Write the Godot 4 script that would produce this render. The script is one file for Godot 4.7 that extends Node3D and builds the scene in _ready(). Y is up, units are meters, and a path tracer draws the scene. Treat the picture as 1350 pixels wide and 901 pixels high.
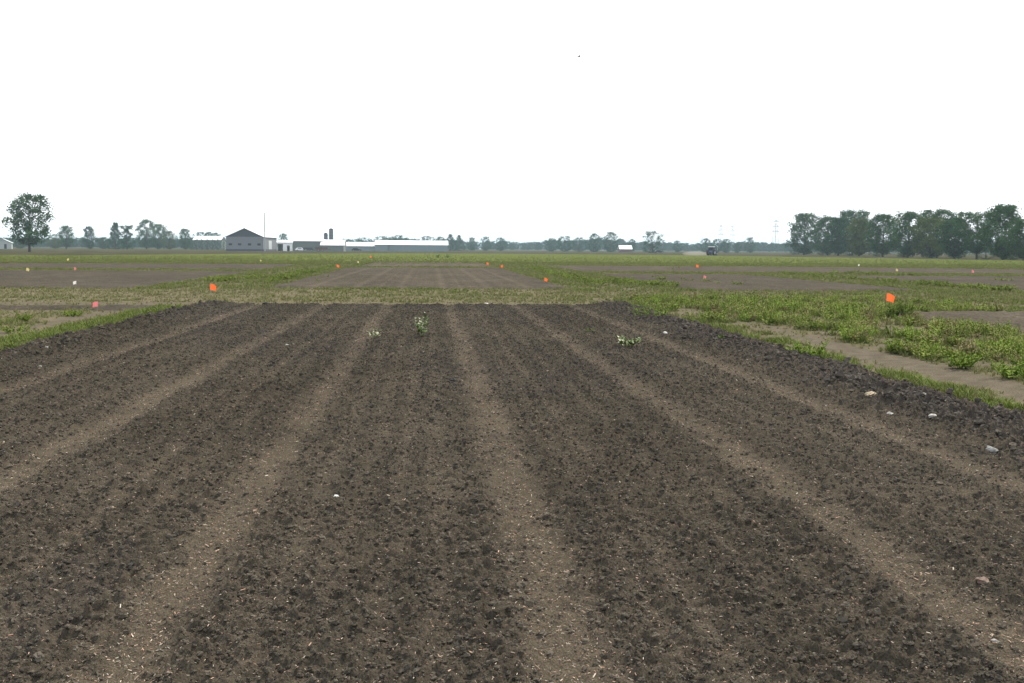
extends Node3D
# A flat farm field on a hazy bright day: tilled plots in the foreground, grassy alleys,
# marker flags, a farmstead and rows of trees on the horizon.
# World: -Z runs along the tilled rows, +X to the right, y up, metres.

const EYE := 1.65
const FOCAL := 1386.0          # photograph pixels
const YAW := 4.5
const ROLL := 0.40
const HORIZON := 328.0

var cam_basis: Basis
var rng := RandomNumberGenerator.new()
var n_fine := FastNoiseLite.new()
var n_clod := FastNoiseLite.new()
var n_heap := FastNoiseLite.new()
var n_lump := FastNoiseLite.new()
var n_mid := FastNoiseLite.new()
var n_big := FastNoiseLite.new()
var taken := {}
var M := {}

# ------------------------------------------------------------------ basics
func ray(px: float, py: float) -> Vector3:
	return (cam_basis * Vector3((px - 675.0) / FOCAL, -(py - 450.5) / FOCAL, -1.0)).normalized()

func gp(px: float, py: float) -> Vector3:          # the ground point under a pixel
	var d := ray(px, py)
	return Vector3(0, EYE, 0) + d * (EYE / -d.y)

func far(px: float, dist: float) -> Vector3:       # ground point in the direction of a column, at a distance
	var d := ray(px, HORIZON + (px - 675.0) * 0.00698)
	d.y = 0
	return d.normalized() * dist

func high(px: float, py: float, dist: float) -> float:   # height of something seen at a pixel, standing at a distance
	var d := ray(px, py)
	return maxf(0.3, EYE + d.y / Vector2(d.x, d.z).length() * dist)

func wide(pixels: float, dist: float) -> float:
	return pixels * dist / FOCAL

func numbered(called: String) -> String:
	if not taken.has(called):
		taken[called] = 0
		return called
	taken[called] += 1
	return "%s_%03d" % [called, taken[called]]

func tag(o: Node3D, label: String, category: String, group := "", kind := "") -> Node3D:
	if label: o.set_meta("label", label)
	if category: o.set_meta("category", category)
	if group: o.set_meta("group", group)
	if kind: o.set_meta("kind", kind)
	return o

func thing(called: String, label: String, category: String, at := Vector3.ZERO, turn := 0.0, group := "") -> Node3D:
	var o := Node3D.new()
	o.name = numbered(called)
	add_child(o)
	o.position = at
	o.rotation.y = turn
	tag(o, label, category, group)
	return o

func part(called: String, mesh: Mesh, m: Material, parent: Node3D = self) -> MeshInstance3D:
	var o := MeshInstance3D.new()
	o.name = numbered(called) if parent == self else called
	o.mesh = mesh
	o.material_override = m
	parent.add_child(o, true)
	return o

func structure(called: String, mesh: Mesh, m: Material) -> MeshInstance3D:
	var o := part(called, mesh, m)
	o.set_meta("kind", "structure")
	return o

func copies(called: String, mesh: Mesh, m: Material, where: Array, colors: Array, parent: Node3D) -> MultiMeshInstance3D:
	var mm := MultiMesh.new()
	mm.transform_format = MultiMesh.TRANSFORM_3D
	mm.use_colors = colors.size() > 0
	mm.mesh = mesh
	mm.instance_count = where.size()
	for i in where.size():
		mm.set_instance_transform(i, where[i])
		if colors.size(): mm.set_instance_color(i, colors[i])
	var o := MultiMeshInstance3D.new()
	o.multimesh = mm
	o.material_override = m
	o.name = numbered(called) if parent == self else called
	parent.add_child(o, true)
	o.set_meta("kind", "stuff")
	return o

func lin(r: float, g: float, b: float) -> Color:
	return Color(r, g, b).linear_to_srgb()

func mat(c: Color, rough := 0.9, metal := 0.0) -> StandardMaterial3D:
	var m := StandardMaterial3D.new()
	m.albedo_color = c.linear_to_srgb()
	m.roughness = rough
	m.metallic = metal
	m.metallic_specular = 0.3
	return m

func painted(vertex := true, rough := 0.95) -> StandardMaterial3D:   # colour comes from vertices or copies
	var m := StandardMaterial3D.new()
	m.vertex_color_use_as_albedo = vertex
	m.roughness = rough
	m.metallic_specular = 0.05
	return m

# mesh collector: flat-shaded quads and tubes
class Build:
	var v := PackedVector3Array()
	var n := PackedVector3Array()
	var c := PackedColorArray()
	var i := PackedInt32Array()
	func tri(a: Vector3, b: Vector3, d: Vector3, col := Color.WHITE) -> void:
		var k := v.size()
		var nn := (d - a).cross(b - a).normalized()
		v.append(a); v.append(b); v.append(d)
		for _q in 3:
			n.append(nn); c.append(col)
		i.append(k); i.append(k + 1); i.append(k + 2)
	func quad(a: Vector3, b: Vector3, d: Vector3, e: Vector3, col := Color.WHITE) -> void:
		tri(a, b, d, col)
		tri(a, d, e, col)
	func box(lo: Vector3, hi: Vector3, col := Color.WHITE) -> void:
		var p := func(x, y, z): return Vector3(hi.x if x else lo.x, hi.y if y else lo.y, hi.z if z else lo.z)
		quad(p.call(0, 0, 1), p.call(0, 1, 1), p.call(1, 1, 1), p.call(1, 0, 1), col)
		quad(p.call(1, 0, 0), p.call(1, 1, 0), p.call(0, 1, 0), p.call(0, 0, 0), col)
		quad(p.call(0, 0, 0), p.call(0, 1, 0), p.call(0, 1, 1), p.call(0, 0, 1), col)
		quad(p.call(1, 0, 1), p.call(1, 1, 1), p.call(1, 1, 0), p.call(1, 0, 0), col)
		quad(p.call(0, 1, 1), p.call(0, 1, 0), p.call(1, 1, 0), p.call(1, 1, 1), col)
		quad(p.call(0, 0, 0), p.call(0, 0, 1), p.call(1, 0, 1), p.call(1, 0, 0), col)
	func tube(a: Vector3, b: Vector3, ra: float, rb: float, sides := 6, col := Color.WHITE, caps := false) -> void:
		var d := (b - a).normalized()
		var u := d.cross(Vector3.RIGHT if absf(d.x) < 0.8 else Vector3.UP).normalized()
		var w := d.cross(u)
		var k := v.size()
		for s in sides + 1:
			var t := TAU * s / sides
			var o := u * cos(t) + w * sin(t)
			v.append(a + o * ra); n.append(o); c.append(col)
			v.append(b + o * rb); n.append(o); c.append(col)
		for s in sides:
			var q := k + s * 2
			i.append_array(PackedInt32Array([q, q + 1, q + 3, q, q + 3, q + 2]))
		if caps:
			for s in sides:
				var t0 := TAU * s / sides
				var t1 := TAU * (s + 1) / sides
				var o0 := u * cos(t0) + w * sin(t0)
				var o1 := u * cos(t1) + w * sin(t1)
				tri(a, a + o0 * ra, a + o1 * ra, col)
				tri(b, b + o1 * rb, b + o0 * rb, col)
	func leaf(at: Vector3, along: Vector3, side: Vector3, col := Color.WHITE) -> void:
		var up := along.cross(side).normalized() * side.length() * 0.3
		var k := v.size()
		v.append(at); v.append(at + along * 0.45 + side * 0.5 + up); v.append(at + along); v.append(at + along * 0.45 - side * 0.5 + up)
		var nn := along.cross(side).normalized()
		for _q in 4:
			n.append(nn); c.append(col)
		i.append_array(PackedInt32Array([k, k + 1, k + 2, k, k + 2, k + 3]))
	func mesh() -> ArrayMesh:
		var a := []
		a.resize(Mesh.ARRAY_MAX)
		a[Mesh.ARRAY_VERTEX] = v
		a[Mesh.ARRAY_NORMAL] = n
		a[Mesh.ARRAY_COLOR] = c
		a[Mesh.ARRAY_INDEX] = i
		var m := ArrayMesh.new()
		m.add_surface_from_arrays(Mesh.PRIMITIVE_TRIANGLES, a)
		return m

# ------------------------------------------------------------------ soil and field floor
func bump(x: float, centre: float, half: float) -> float:
	var t := clampf(1.0 - absf(x - centre) / half, 0.0, 1.0)
	return t * t * (3.0 - 2.0 * t)

const TRACKS := [-4.72, -2.92, -1.17, 0.57, 2.42, 4.05]
const LINES := [-5.35, -4.2, -3.85, -3.45, -2.25, -2.0, -1.72, -0.72, -0.45, -0.2, 0.05, 1.02, 1.22, 1.62, 1.9, 2.95, 3.2, 3.5, 4.5]

# how hard pressed the soil is at x (wheel tracks and planter lines): 0 loose, 1 pressed
func pressed(x: float, z: float, wander := 1.0) -> Vector2:
	var xx := x + n_mid.get_noise_2d(z * 0.35, 7.0) * 0.05 * wander
	var a := 0.0
	for t in TRACKS:
		if absf(xx - t) < 0.4:
			a = maxf(a, bump(xx, t, 0.30))
	var b := 0.0
	for t in LINES:
		if absf(xx - t) < 0.12:
			b = maxf(b, bump(xx, t, 0.12) * (1.7 if t == 1.22 or t == -2.0 else 1.0))
	var patch := 0.55 + 0.45 * n_mid.get_noise_2d(x * 1.7 + 40.0, z * 0.6)
	var worn := 0.72 + 0.75 * n_mid.get_noise_2d(x * 3.1 - 17.0, z * 1.9 + 3.0)   # the tracks are broken here and there
	return Vector2(clampf(a * 1.35 * clampf(worn + 0.2, 0.25, 1.0), 0, 1) * (0.75 + 0.25 * patch), b * patch)

func berm(x: float, z: float) -> float:             # the cloddy windrows along both sides of the near plot
	var w := n_mid.get_noise_2d(z * 0.7, 90.0) * 0.25
	var l := bump(x, -5.95 + w, 0.62)
	var r := bump(x, 5.15 + w * 1.3, 0.85)
	return maxf(l, r)

func soil_height(x: float, z: float, fade := 1.0) -> float:
	var p := pressed(x, z)
	var edge := clampf(minf(minf(x + 6.55, 6.05 - x), minf(30.35 - z, z + 3.0)) / 0.35 + n_mid.get_noise_2d(x * 2.0, z * 2.0) * 0.5, 0.0, 1.0)
	var e := berm(x, z)
	var loose := 1.0 - clampf(p.x * 0.93 + p.y * 0.45, 0.0, 0.93)
	loose *= 1.0 + e * 0.25
	var cl := n_clod.get_noise_2d(x, z)              # cellular: rounded lumps
	var lm := n_lump.get_noise_2d(x, z)
	var fi := n_fine.get_noise_2d(x, z)
	var h := 0.055 - p.x * 0.030 - p.y * 0.016 + n_mid.get_noise_2d(x * 1.3, z * 1.3) * 0.012
	var big := n_heap.get_noise_2d(x, z)
	h += loose * fade * (-(cl + 0.55) * 0.036 * (0.6 + 0.8 * clampf(lm + 0.5, 0.0, 1.2)) - (big + 0.55) * 0.048 + lm * 0.018 + fi * 0.007) + (1.0 - loose) * (fi * 0.006 + lm * 0.006)
	h += e * (0.055 + n_lump.get_noise_2d(x * 0.45 + 9.0, z * 0.45) * 0.07 + lm * 0.04)
	return h * edge - 0.03 * (1.0 - edge)

func soil_color(x: float, z: float, dry := 0.0) -> Color:
	var p := pressed(x, z)
	var t := clampf(p.x * 0.52 + p.y * 0.40 + 0.08 + dry + 0.25 * n_mid.get_noise_2d(x * 0.9 - 60.0, z * 0.5), 0.0, 1.0)
	var g := 1.0 + 0.22 * n_lump.get_noise_2d(x * 1.7 + 5.0, z * 1.7) + 0.14 * n_big.get_noise_2d(x * 3.0, z)
	var loose := Color(0.080, 0.069, 0.053)
	if n_big.get_noise_2d(x * 2.0 + 30.0, z * 0.8) > 0.15: loose = Color(0.077, 0.067, 0.054)
	if absf(x - 5.3) < 1.2 and z < 30.5: loose = loose.lerp(Color(0.084, 0.073, 0.062), berm(x, z))
	var c := loose.lerp(Color(0.140, 0.117, 0.086), t)
	return Color(c.r * g, c.g * g, c.b * g)

# a sheet of square cells; height and colour are functions of (x, z) with z = metres ahead
func sheet(x0: float, x1: float, z0: float, z1: float, cell: float, height: Callable, color: Callable) -> Build:
	var nx := int(round((x1 - x0) / cell)) + 1
	var nz := int(round((z1 - z0) / cell)) + 1
	var b := Build.new()
	var count := nx * nz
	b.v.resize(count); b.n.resize(count); b.c.resize(count)
	for j in nz:
		var z := z0 + j * cell
		for k in nx:
			var x := x0 + k * cell
			var q := j * nx + k
			b.v[q] = Vector3(x, height.call(x, z), -z)
			b.c[q] = color.call(x, z)
	for j in nz:
		for k in nx:
			var l := b.v[j * nx + maxi(k - 1, 0)]
			var r := b.v[j * nx + mini(k + 1, nx - 1)]
			var f := b.v[mini(j + 1, nz - 1) * nx + k]
			var w := b.v[maxi(j - 1, 0) * nx + k]
			b.n[j * nx + k] = (r - l).cross(f - w).normalized()
	var idx := PackedInt32Array()
	idx.resize((nx - 1) * (nz - 1) * 6)
	var q := 0
	for j in nz - 1:
		for k in nx - 1:
			var a := j * nx + k
			idx[q] = a; idx[q + 1] = a + nx; idx[q + 2] = a + nx + 1
			idx[q + 3] = a; idx[q + 4] = a + nx + 1; idx[q + 5] = a + 1
			q += 6
	b.i = idx
	return b

func add_surface(m: ArrayMesh, b: Build) -> void:
	var a := []
	a.resize(Mesh.ARRAY_MAX)
	a[Mesh.ARRAY_VERTEX] = b.v
	a[Mesh.ARRAY_NORMAL] = b.n
	a[Mesh.ARRAY_COLOR] = b.c
	a[Mesh.ARRAY_INDEX] = b.i
	m.add_surface_from_arrays(Mesh.PRIMITIVE_TRIANGLES, a)

# how green (x) and how bare (y) the untilled ground is
func cover(x: float, z: float) -> Vector2:
	var n1 := n_mid.get_noise_2d(x * 0.8 + 11.0, z * 0.8)
	var n2 := n_big.get_noise_2d(x * 2.2 - 9.0, z * 2.2)
	var green := 0.30 + 0.35 * n1 + 0.25 * n2
	var bare := 0.12 + 0.3 * n_mid.get_noise_2d(x * 0.6 - 31.0, z * 1.1)
	if z < 29.5 and x < -6.0:                        # left of the near plot
		green = 0.15 + 0.5 * n1
		bare = 0.35 + 0.5 * n2
		green = maxf(green, bump(x, -6.95 + n1 * 0.2, 0.75) * 1.3)
		bare = maxf(bare, bump(x, -7.95 + n1 * 0.2, 0.55) * 1.0)
		green = maxf(green, bump(x, -8.95 + n1 * 0.3, 0.6) * (1.1 + n2) * (1.0 if z < 24 else 0.4))
	elif z < 34.0 and x > 5.0 and x < 12.5 and z < 37.0 - 0.3 * x:   # right of the near plot
		green = maxf(0.35 + 0.6 * n1 + 0.3 * n2, 0.0)
		bare = 0.35 - n1
		if z < 24.0:
			green = maxf(green, bump(x, 6.1, 0.3))
			var lane := bump(x, 6.95 + n1 * 0.12, 0.75) * clampf((22.0 - z) / 4.0, 0.0, 1.0)
			bare = maxf(bare, lane * 1.4)
			green *= 1.0 - minf(1.0, lane * 1.2)
	elif z < 41.0:                                   # mown headland
		green = 0.28 + 0.4 * n1 + 0.2 * n2 + clampf((x - 2.0) * 0.012, -0.1, 0.25)
		bare = 0.1 + 0.35 * n2
		bare = maxf(bare, bump(z, 31.0 + 0.3 * n1, 0.7) * 1.1)
		green *= 1.0 - bump(z, 31.0, 0.9) * 0.8
		if x < -6.5: bare = maxf(bare, bump(z, 29.6 + n1 * 0.5, 1.2) * 1.0)
	else:
		green = 0.5 + 0.4 * n1 + 0.25 * n2
		for lane in [-9.6, 8.2]:                     # bare wheel lanes between the plots
			bare = maxf(bare, bump(x, lane + n1 * 0.3, 0.5) * 0.8)
	return Vector2(clampf(green, 0, 1), clampf(bare, 0, 1))

func floor_color(x: float, z: float) -> Color:
	var k := cover(x, z)
	var g := 1.0 + 0.3 * n_lump.get_noise_2d(x * 0.5, z * 0.5)
	var c := Color(0.168, 0.143, 0.096)                       # dry thatch
	c = c.lerp(Color(0.090, 0.108, 0.032), k.x)               # living grass
	c = c.lerp(Color(0.138, 0.116, 0.088), clampf(k.y * 1.3 - 0.2, 0, 1))   # dried bare soil
	return Color(c.r * g, c.g * g, c.b * g)

func floor_height(x: float, z: float) -> float:
	return 0.008 + 0.006 * n_mid.get_noise_2d(x * 2.0, z * 2.0)

func tilled(x0: float, x1: float, z0: float, z1: float, cell: float, dry: float) -> void:
	var hf := func(x: float, z: float) -> float:
		var edge := clampf(minf(minf(x - x0, x1 - x), minf(z - z0, z1 - z)) / 0.5 + 0.6 * n_mid.get_noise_2d(x, z), 0.0, 1.0)
		var p := pressed(x, z, 2.0)
		return (0.085 - 0.03 * p.x + n_lump.get_noise_2d(x * 0.25, z * 0.25) * 0.035 * (1.0 - 0.6 * p.x)) * edge - 0.03 * (1.0 - edge)
	var cf := func(x: float, z: float) -> Color: return soil_color(x, z, dry + 0.12 * n_big.get_noise_2d(x * 2.0, z * 2.0))
	structure("tilled_plot", sheet(x0, x1, z0, z1, cell, hf, cf).mesh(), M.far_soil)

# ------------------------------------------------------------------ plants
func tuft(blades: int, tall: float, spread: float, width: float, seed_: int) -> ArrayMesh:
	rng.seed = seed_
	var b := Build.new()
	for _k in blades:
		var a := rng.randf() * TAU
		var out := Vector3(cos(a), 0, sin(a))
		var root := out * rng.randf() * spread * 0.4
		var h := tall * rng.randf_range(0.5, 1.0)
		var lean := spread * rng.randf_range(0.2, 1.0)
		var mid := root + Vector3(0, h * 0.6, 0) + out * lean * 0.3
		var tip := root + Vector3(0, h, 0) + out * lean
		var side := out.cross(Vector3.UP) * width
		var col := Color(1, 1, 1).lerp(Color(1.3, 1.15, 0.8), rng.randf() * 0.4)
		b.quad(root - side, mid - side * 0.8, mid + side * 0.8, root + side, col)
		b.tri(mid - side * 0.8, tip, mid + side * 0.8, col)
	return b.mesh()

func broadleaf(stems: int, leaves: int, tall: float, spread: float, leaf: float, seed_: int) -> Build:
	rng.seed = seed_
	var b := Build.new()
	for _s in stems:
		var a := rng.randf() * TAU
		var out := Vector3(cos(a), 0, sin(a)) * spread * sqrt(rng.randf())
		var root := out * 0.35
		var top := out + Vector3(0, tall * rng.randf_range(0.55, 1.0), 0)
		b.tube(root, top, 0.004, 0.002, 3, Color(0.8, 0.9, 0.6))
		for k in leaves:
			var t := (k + rng.randf()) / leaves
			var at := root.lerp(top, 0.15 + 0.85 * t)
			var la := rng.randf() * TAU
			var size := leaf * rng.randf_range(0.6, 1.2) * (1.15 - 0.6 * t)
			var along := (Vector3(cos(la), rng.randf_range(0.1, 1.1), sin(la))).normalized() * size
			var side := along.cross(Vector3.UP).normalized() * size * rng.randf_range(0.4, 0.6)
			var s := rng.randf_range(0.7, 1.25)
			b.leaf(at, along, side, Color(s, s, s * 0.9))
	return b

func lump(seed_: int, rough: float) -> ArrayMesh:     # an irregular clod or stone about 1 m across
	rng.seed = seed_
	var s := SphereMesh.new()
	s.radius = 0.5; s.height = 1.0; s.radial_segments = 9; s.rings = 6
	var a := s.get_mesh_arrays()
	var nz := FastNoiseLite.new()
	nz.seed = seed_; nz.frequency = 1.3
	var v: PackedVector3Array = a[Mesh.ARRAY_VERTEX]
	for k in v.size():
		var p := v[k]
		v[k] = p * (1.0 + rough * (nz.get_noise_3dv(p * 1.5) * 1.5 + nz.get_noise_3dv(p * 4.5 + Vector3.ONE) * 0.8)) * Vector3(1.0, 0.75, 1.1)
	var st := SurfaceTool.new()
	st.begin(Mesh.PRIMITIVE_TRIANGLES)
	var idx: PackedInt32Array = a[Mesh.ARRAY_INDEX]
	st.set_smooth_group(-1)
	for k in idx: st.add_vertex(v[k])
	st.generate_normals()
	return st.commit()

# crown as a cloud of leaf-sized faces held by limbs. shape: "oval", "round", "cone", "layer", "vase"
func crown_and_trunk(h: float, w: float, shape: String, clusters: int, per: int, leaf: float, bare: float, seed_: int, tint: Color) -> Array:
	rng.seed = seed_
	var wood := Build.new()
	var fol := Build.new()
	var r0 := h * 0.018 + 0.05
	var lean := Vector3(rng.randf_range(-0.03, 0.03), 0, rng.randf_range(-0.03, 0.03)) * h
	var stem := func(t: float) -> Vector3: return Vector3(0, h * t, 0) + lean * t * t + Vector3(sin(t * 7.0 + seed_) * 0.006, 0, cos(t * 5.0 + seed_) * 0.006) * h
	var tops := 0.86 if shape != "cone" else 0.96
	for k in 8:
		var t0 := k / 8.0 * tops
		var t1 := (k + 1) / 8.0 * tops
		wood.tube(stem.call(t0) - Vector3(0, 0.15 if k == 0 else 0.0, 0), stem.call(t1), r0 * (1.0 - t0 * 0.95) * (1.25 if k == 0 else 1.0), r0 * (1.0 - t1 * 0.95), 6)
	for k in clusters:
		var t := bare + (1.0 - bare) * (k + rng.randf()) / clusters
		var u := (t - bare) / (1.0 - bare)
		var rad := 0.0
		match shape:
			"cone": rad = (1.0 - u) * 1.25 + 0.12
			"layer": rad = (0.75 + 0.45 * sin(u * 19.0 + seed_)) * (1.0 - u * 0.45)
			"vase": rad = 0.35 + 0.75 * sin(minf(u * 1.15, 1.0) * 2.3)
			"round": rad = sqrt(maxf(0.02, 1.0 - pow(u * 2.0 - 1.0, 2.0)))
			_: rad = 0.25 + 0.85 * sin(pow(u, 0.75) * 2.85)
		rad *= w * 0.5
		var a := k * 2.39996 + rng.randf_range(-0.7, 0.7)
		var reach := rad * sqrt(rng.randf_range(0.10, 1.0)) * rng.randf_range(0.8, 1.12)
		var cs := (h * 0.6 + w * 0.4) * rng.randf_range(0.055, 0.10) * (0.75 if shape == "cone" else 1.0)
		var at := Vector3(cos(a) * reach, minf(h * t, h - cs * 0.6), sin(a) * reach) + lean * t * t
		var from_t := maxf(bare * 0.7, t - reach / h * rng.randf_range(0.5, 1.0) - 0.02)
		var root: Vector3 = stem.call(minf(from_t, tops))
		var elbow := root.lerp(at, 0.5) + Vector3(0, -reach * 0.08, 0)
		var lr := r0 * 0.32 * (1.1 - t)+ 0.012
		wood.tube(root, elbow, lr, lr * 0.7, 4)
		wood.tube(elbow, at, lr * 0.7, lr * 0.3, 4)
		var tone := rng.randf_range(0.75, 1.25)
		var flat := 0.45 if shape == "layer" else 0.75
		for _l in per:
			var d := Vector3(rng.randfn(), rng.randfn() * flat, rng.randfn()) * cs * 0.55
			var q := at + d
			if q.y < 0.1: q.y = 0.1 + rng.randf() * 0.3
			var al := Vector3(rng.randfn(), rng.randfn() * 0.8, rng.randfn()).normalized() * leaf * rng.randf_range(0.7, 1.3)
			var sd := al.cross(Vector3(rng.randfn(), rng.randfn(), rng.randfn())).normalized() * leaf * 0.62
			var s := tone * rng.randf_range(0.8, 1.2)
			fol.leaf(q, al, sd, Color(tint.r * s, tint.g * s, tint.b * s))
	return [wood.mesh(), fol.mesh()]

func tree(called: String, label: String, at: Vector3, h: float, w: float, shape: String, clusters: int, per: int, bare: float, seed_: int, tint: Color, group := "", category := "tree") -> Node3D:
	var t := thing(called, label, category, at, 0.0, group)
	var leaf := clampf(h * 0.036, 0.14, 0.65)
	var ms := crown_and_trunk(h, w, shape, clusters, per, leaf, bare, seed_, tint)
	part("trunk", ms[0], M.bark, t)
	part("crown", ms[1], M.leaf, t)
	return t

# ------------------------------------------------------------------ buildings, vehicles, flags
func gable_mesh(w: float, d: float, eave: float) -> ArrayMesh:   # four walls up to the eaves, x = width, z = depth
	var b := Build.new()
	b.box(Vector3(-w / 2, -0.1, -d / 2), Vector3(w / 2, eave, d / 2))
	return b.mesh()

func roof_slope(w: float, d: float, eave: float, ridge: float, side: int, over: float, thick: float) -> ArrayMesh:   # ridge along z
	var b := Build.new()
	var k := (ridge - eave) / (w / 2)
	var e := Vector3(side * (w / 2 + over), eave - k * over, 0)
	var r := Vector3(side * 0.02, ridge, 0)
	var z0 := Vector3(0, 0, d / 2 + over)
	var up := Vector3(0, thick, 0)
	b.quad(e + z0 + up, r + z0 + up, r - z0 + up, e - z0 + up)
	b.quad(e + z0, e - z0, r - z0, r + z0)
	b.quad(e + z0, e + z0 + up, e - z0 + up, e - z0)
	b.quad(e + z0, r + z0, r + z0 + up, e + z0 + up)
	b.quad(e - z0, e - z0 + up, r - z0 + up, r - z0)
	var n := int(d / 1.2)                              # standing seams
	for q in n:
		var z := -d / 2 + (q + 0.5) * d / n
		var o := Vector3(0, thick + 0.04, z)
		b.quad(e + o + Vector3(0, 0, 0.03), r + o + Vector3(0, 0, 0.03), r + o - Vector3(0, 0, 0.03), e + o - Vector3(0, 0, 0.03))
	return b.mesh()

func gable_end(w: float, eave: float, ridge: float, z: float) -> ArrayMesh:
	var b := Build.new()
	var a := Vector3(-w / 2, eave + 0.003, z)
	var c := Vector3(w / 2, eave + 0.003, z)
	var t := Vector3(0, ridge - 0.02, z)
	var o := Vector3(0, 0, 0.12)
	b.tri(a + o, t + o, c + o)
	b.tri(c - o, t - o, a - o)
	b.quad(a - o, a + o, c + o, c - o)
	return b.mesh()

func box_part(called: String, lo: Vector3, hi: Vector3, m: Material, parent: Node3D) -> MeshInstance3D:
	var b := Build.new()
	b.box(lo, hi)
	return part(called, b.mesh(), m, parent)

func shed(called: String, label: String, at: Vector3, turn: float, w: float, d: float, eave: float, ridge: float, wall: Material, roof: Material, gable: Material, group := "") -> Node3D:
	var t := thing(called, label, "building" if called != "farm_house" else "house", at, turn, group)
	part("wall", gable_mesh(w, d, eave), wall, t)
	part("roof", roof_slope(w, d, eave, ridge, -1, 0.35, 0.15), roof, t)
	part("roof", roof_slope(w, d, eave, ridge, 1, 0.35, 0.15), roof, t)
	part("gable", gable_end(w, eave, ridge, d / 2 - 0.15), gable, t)
	part("gable", gable_end(w, eave, ridge, -d / 2 + 0.15), gable, t)
	return t

func wheel(parent: Node3D, at: Vector3, r: float, wdt: float) -> void:
	var b := Build.new()
	b.tube(at - Vector3(0, 0, wdt / 2), at + Vector3(0, 0, wdt / 2), r, r, 14, Color.WHITE, true)
	var o := part("wheel", b.mesh(), M.rubber, parent)
	b = Build.new()
	b.tube(at - Vector3(0, 0, wdt / 2 + 0.02), at + Vector3(0, 0, wdt / 2 + 0.02), r * 0.55, r * 0.55, 12, Color.WHITE, true)
	part("rim", b.mesh(), M.rim, o)

func profile(points: Array, half: float, inset := 0.0) -> ArrayMesh:   # side outline (x, y) given width along z, with a tucked-in edge
	var b := Build.new()
	var n := points.size()
	var mid := Vector2.ZERO
	for p in points: mid += p / n
	for k in n:
		var p: Vector2 = points[k]
		var q: Vector2 = points[(k + 1) % n]
		var pi_ := p.lerp(mid, inset)
		var qi := q.lerp(mid, inset)
		var s := half * 0.88
		b.quad(Vector3(p.x, p.y, s), Vector3(p.x, p.y, -s), Vector3(q.x, q.y, -s), Vector3(q.x, q.y, s))
		b.quad(Vector3(p.x, p.y, s), Vector3(q.x, q.y, s), Vector3(qi.x, qi.y, half), Vector3(pi_.x, pi_.y, half))
		b.quad(Vector3(p.x, p.y, -s), Vector3(pi_.x, pi_.y, -half), Vector3(qi.x, qi.y, -half), Vector3(q.x, q.y, -s))
		b.tri(Vector3(mid.x, mid.y, half), Vector3(pi_.x, pi_.y, half), Vector3(qi.x, qi.y, half))
		b.tri(Vector3(mid.x, mid.y, -half), Vector3(qi.x, qi.y, -half), Vector3(pi_.x, pi_.y, -half))
	return b.mesh()

func car(called: String, label: String, at: Vector3, turn: float, paint: Material) -> void:
	var t := thing(called, label, "car", at, turn)
	part("body", profile([Vector2(-2.1, 0.35), Vector2(-2.15, 0.75), Vector2(-1.9, 0.98), Vector2(1.0, 0.98), Vector2(2.0, 0.82), Vector2(2.15, 0.6), Vector2(2.1, 0.35)], 0.88, 0.06), paint, t)
	var c := part("cabin", profile([Vector2(-1.75, 0.97), Vector2(-1.35, 1.48), Vector2(0.3, 1.5), Vector2(1.0, 0.97)], 0.76, 0.06), paint, t)
	for s in [-1, 1]:
		box_part("window", Vector3(-1.2, 1.06, s * 0.77 - 0.01), Vector3(0.35, 1.38, s * 0.77 + 0.01), M.glass, c)
		for x in [-1.35, 1.35]: wheel(t, Vector3(x, 0.33, s * 0.78), 0.33, 0.2)

func tractor(label: String, at: Vector3, turn: float) -> void:
	var t := thing("tractor", label, "tractor", at, turn)
	part("hood", profile([Vector2(0.1, 0.8), Vector2(0.1, 1.6), Vector2(1.6, 1.5), Vector2(1.75, 1.3), Vector2(1.7, 0.75)], 0.38, 0.08), M.tractor_paint, t)
	box_part("chassis", Vector3(-1.0, 0.55, -0.3), Vector3(1.6, 0.85, 0.3), M.dark_metal, t)
	var cab := box_part("cab", Vector3(-1.25, 0.95, -0.72), Vector3(0.08, 1.45, 0.72), M.tractor_paint, t)
	for x in [-1.2, 0.0]:
		for z in [-0.68, 0.68]: box_part("post", Vector3(x - 0.05, 1.45, z - 0.05), Vector3(x + 0.05, 2.55, z + 0.05), M.dark_metal, cab)
	box_part("window", Vector3(-1.14, 1.47, -0.64), Vector3(-0.06, 2.5, 0.64), M.glass, cab)
	box_part("roof", Vector3(-1.38, 2.555, -0.8), Vector3(0.18, 2.75, 0.8), M.white, t)
	for s in [-1, 1]:
		wheel(t, Vector3(-0.75, 0.85, s * 0.98), 0.85, 0.48)
		wheel(t, Vector3(1.25, 0.55, s * 0.85), 0.55, 0.34)
		box_part("fender", Vector3(-1.5, 1.72, s * 0.98 - 0.26), Vector3(0.0, 1.78, s * 0.98 + 0.26), M.tractor_paint, t)
	var b := Build.new()
	b.tube(Vector3(0.9, 1.45, 0.25), Vector3(0.9, 2.5, 0.25), 0.05, 0.05, 8, Color.WHITE, true)
	part("exhaust", b.mesh(), M.dark_metal, t)

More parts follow.
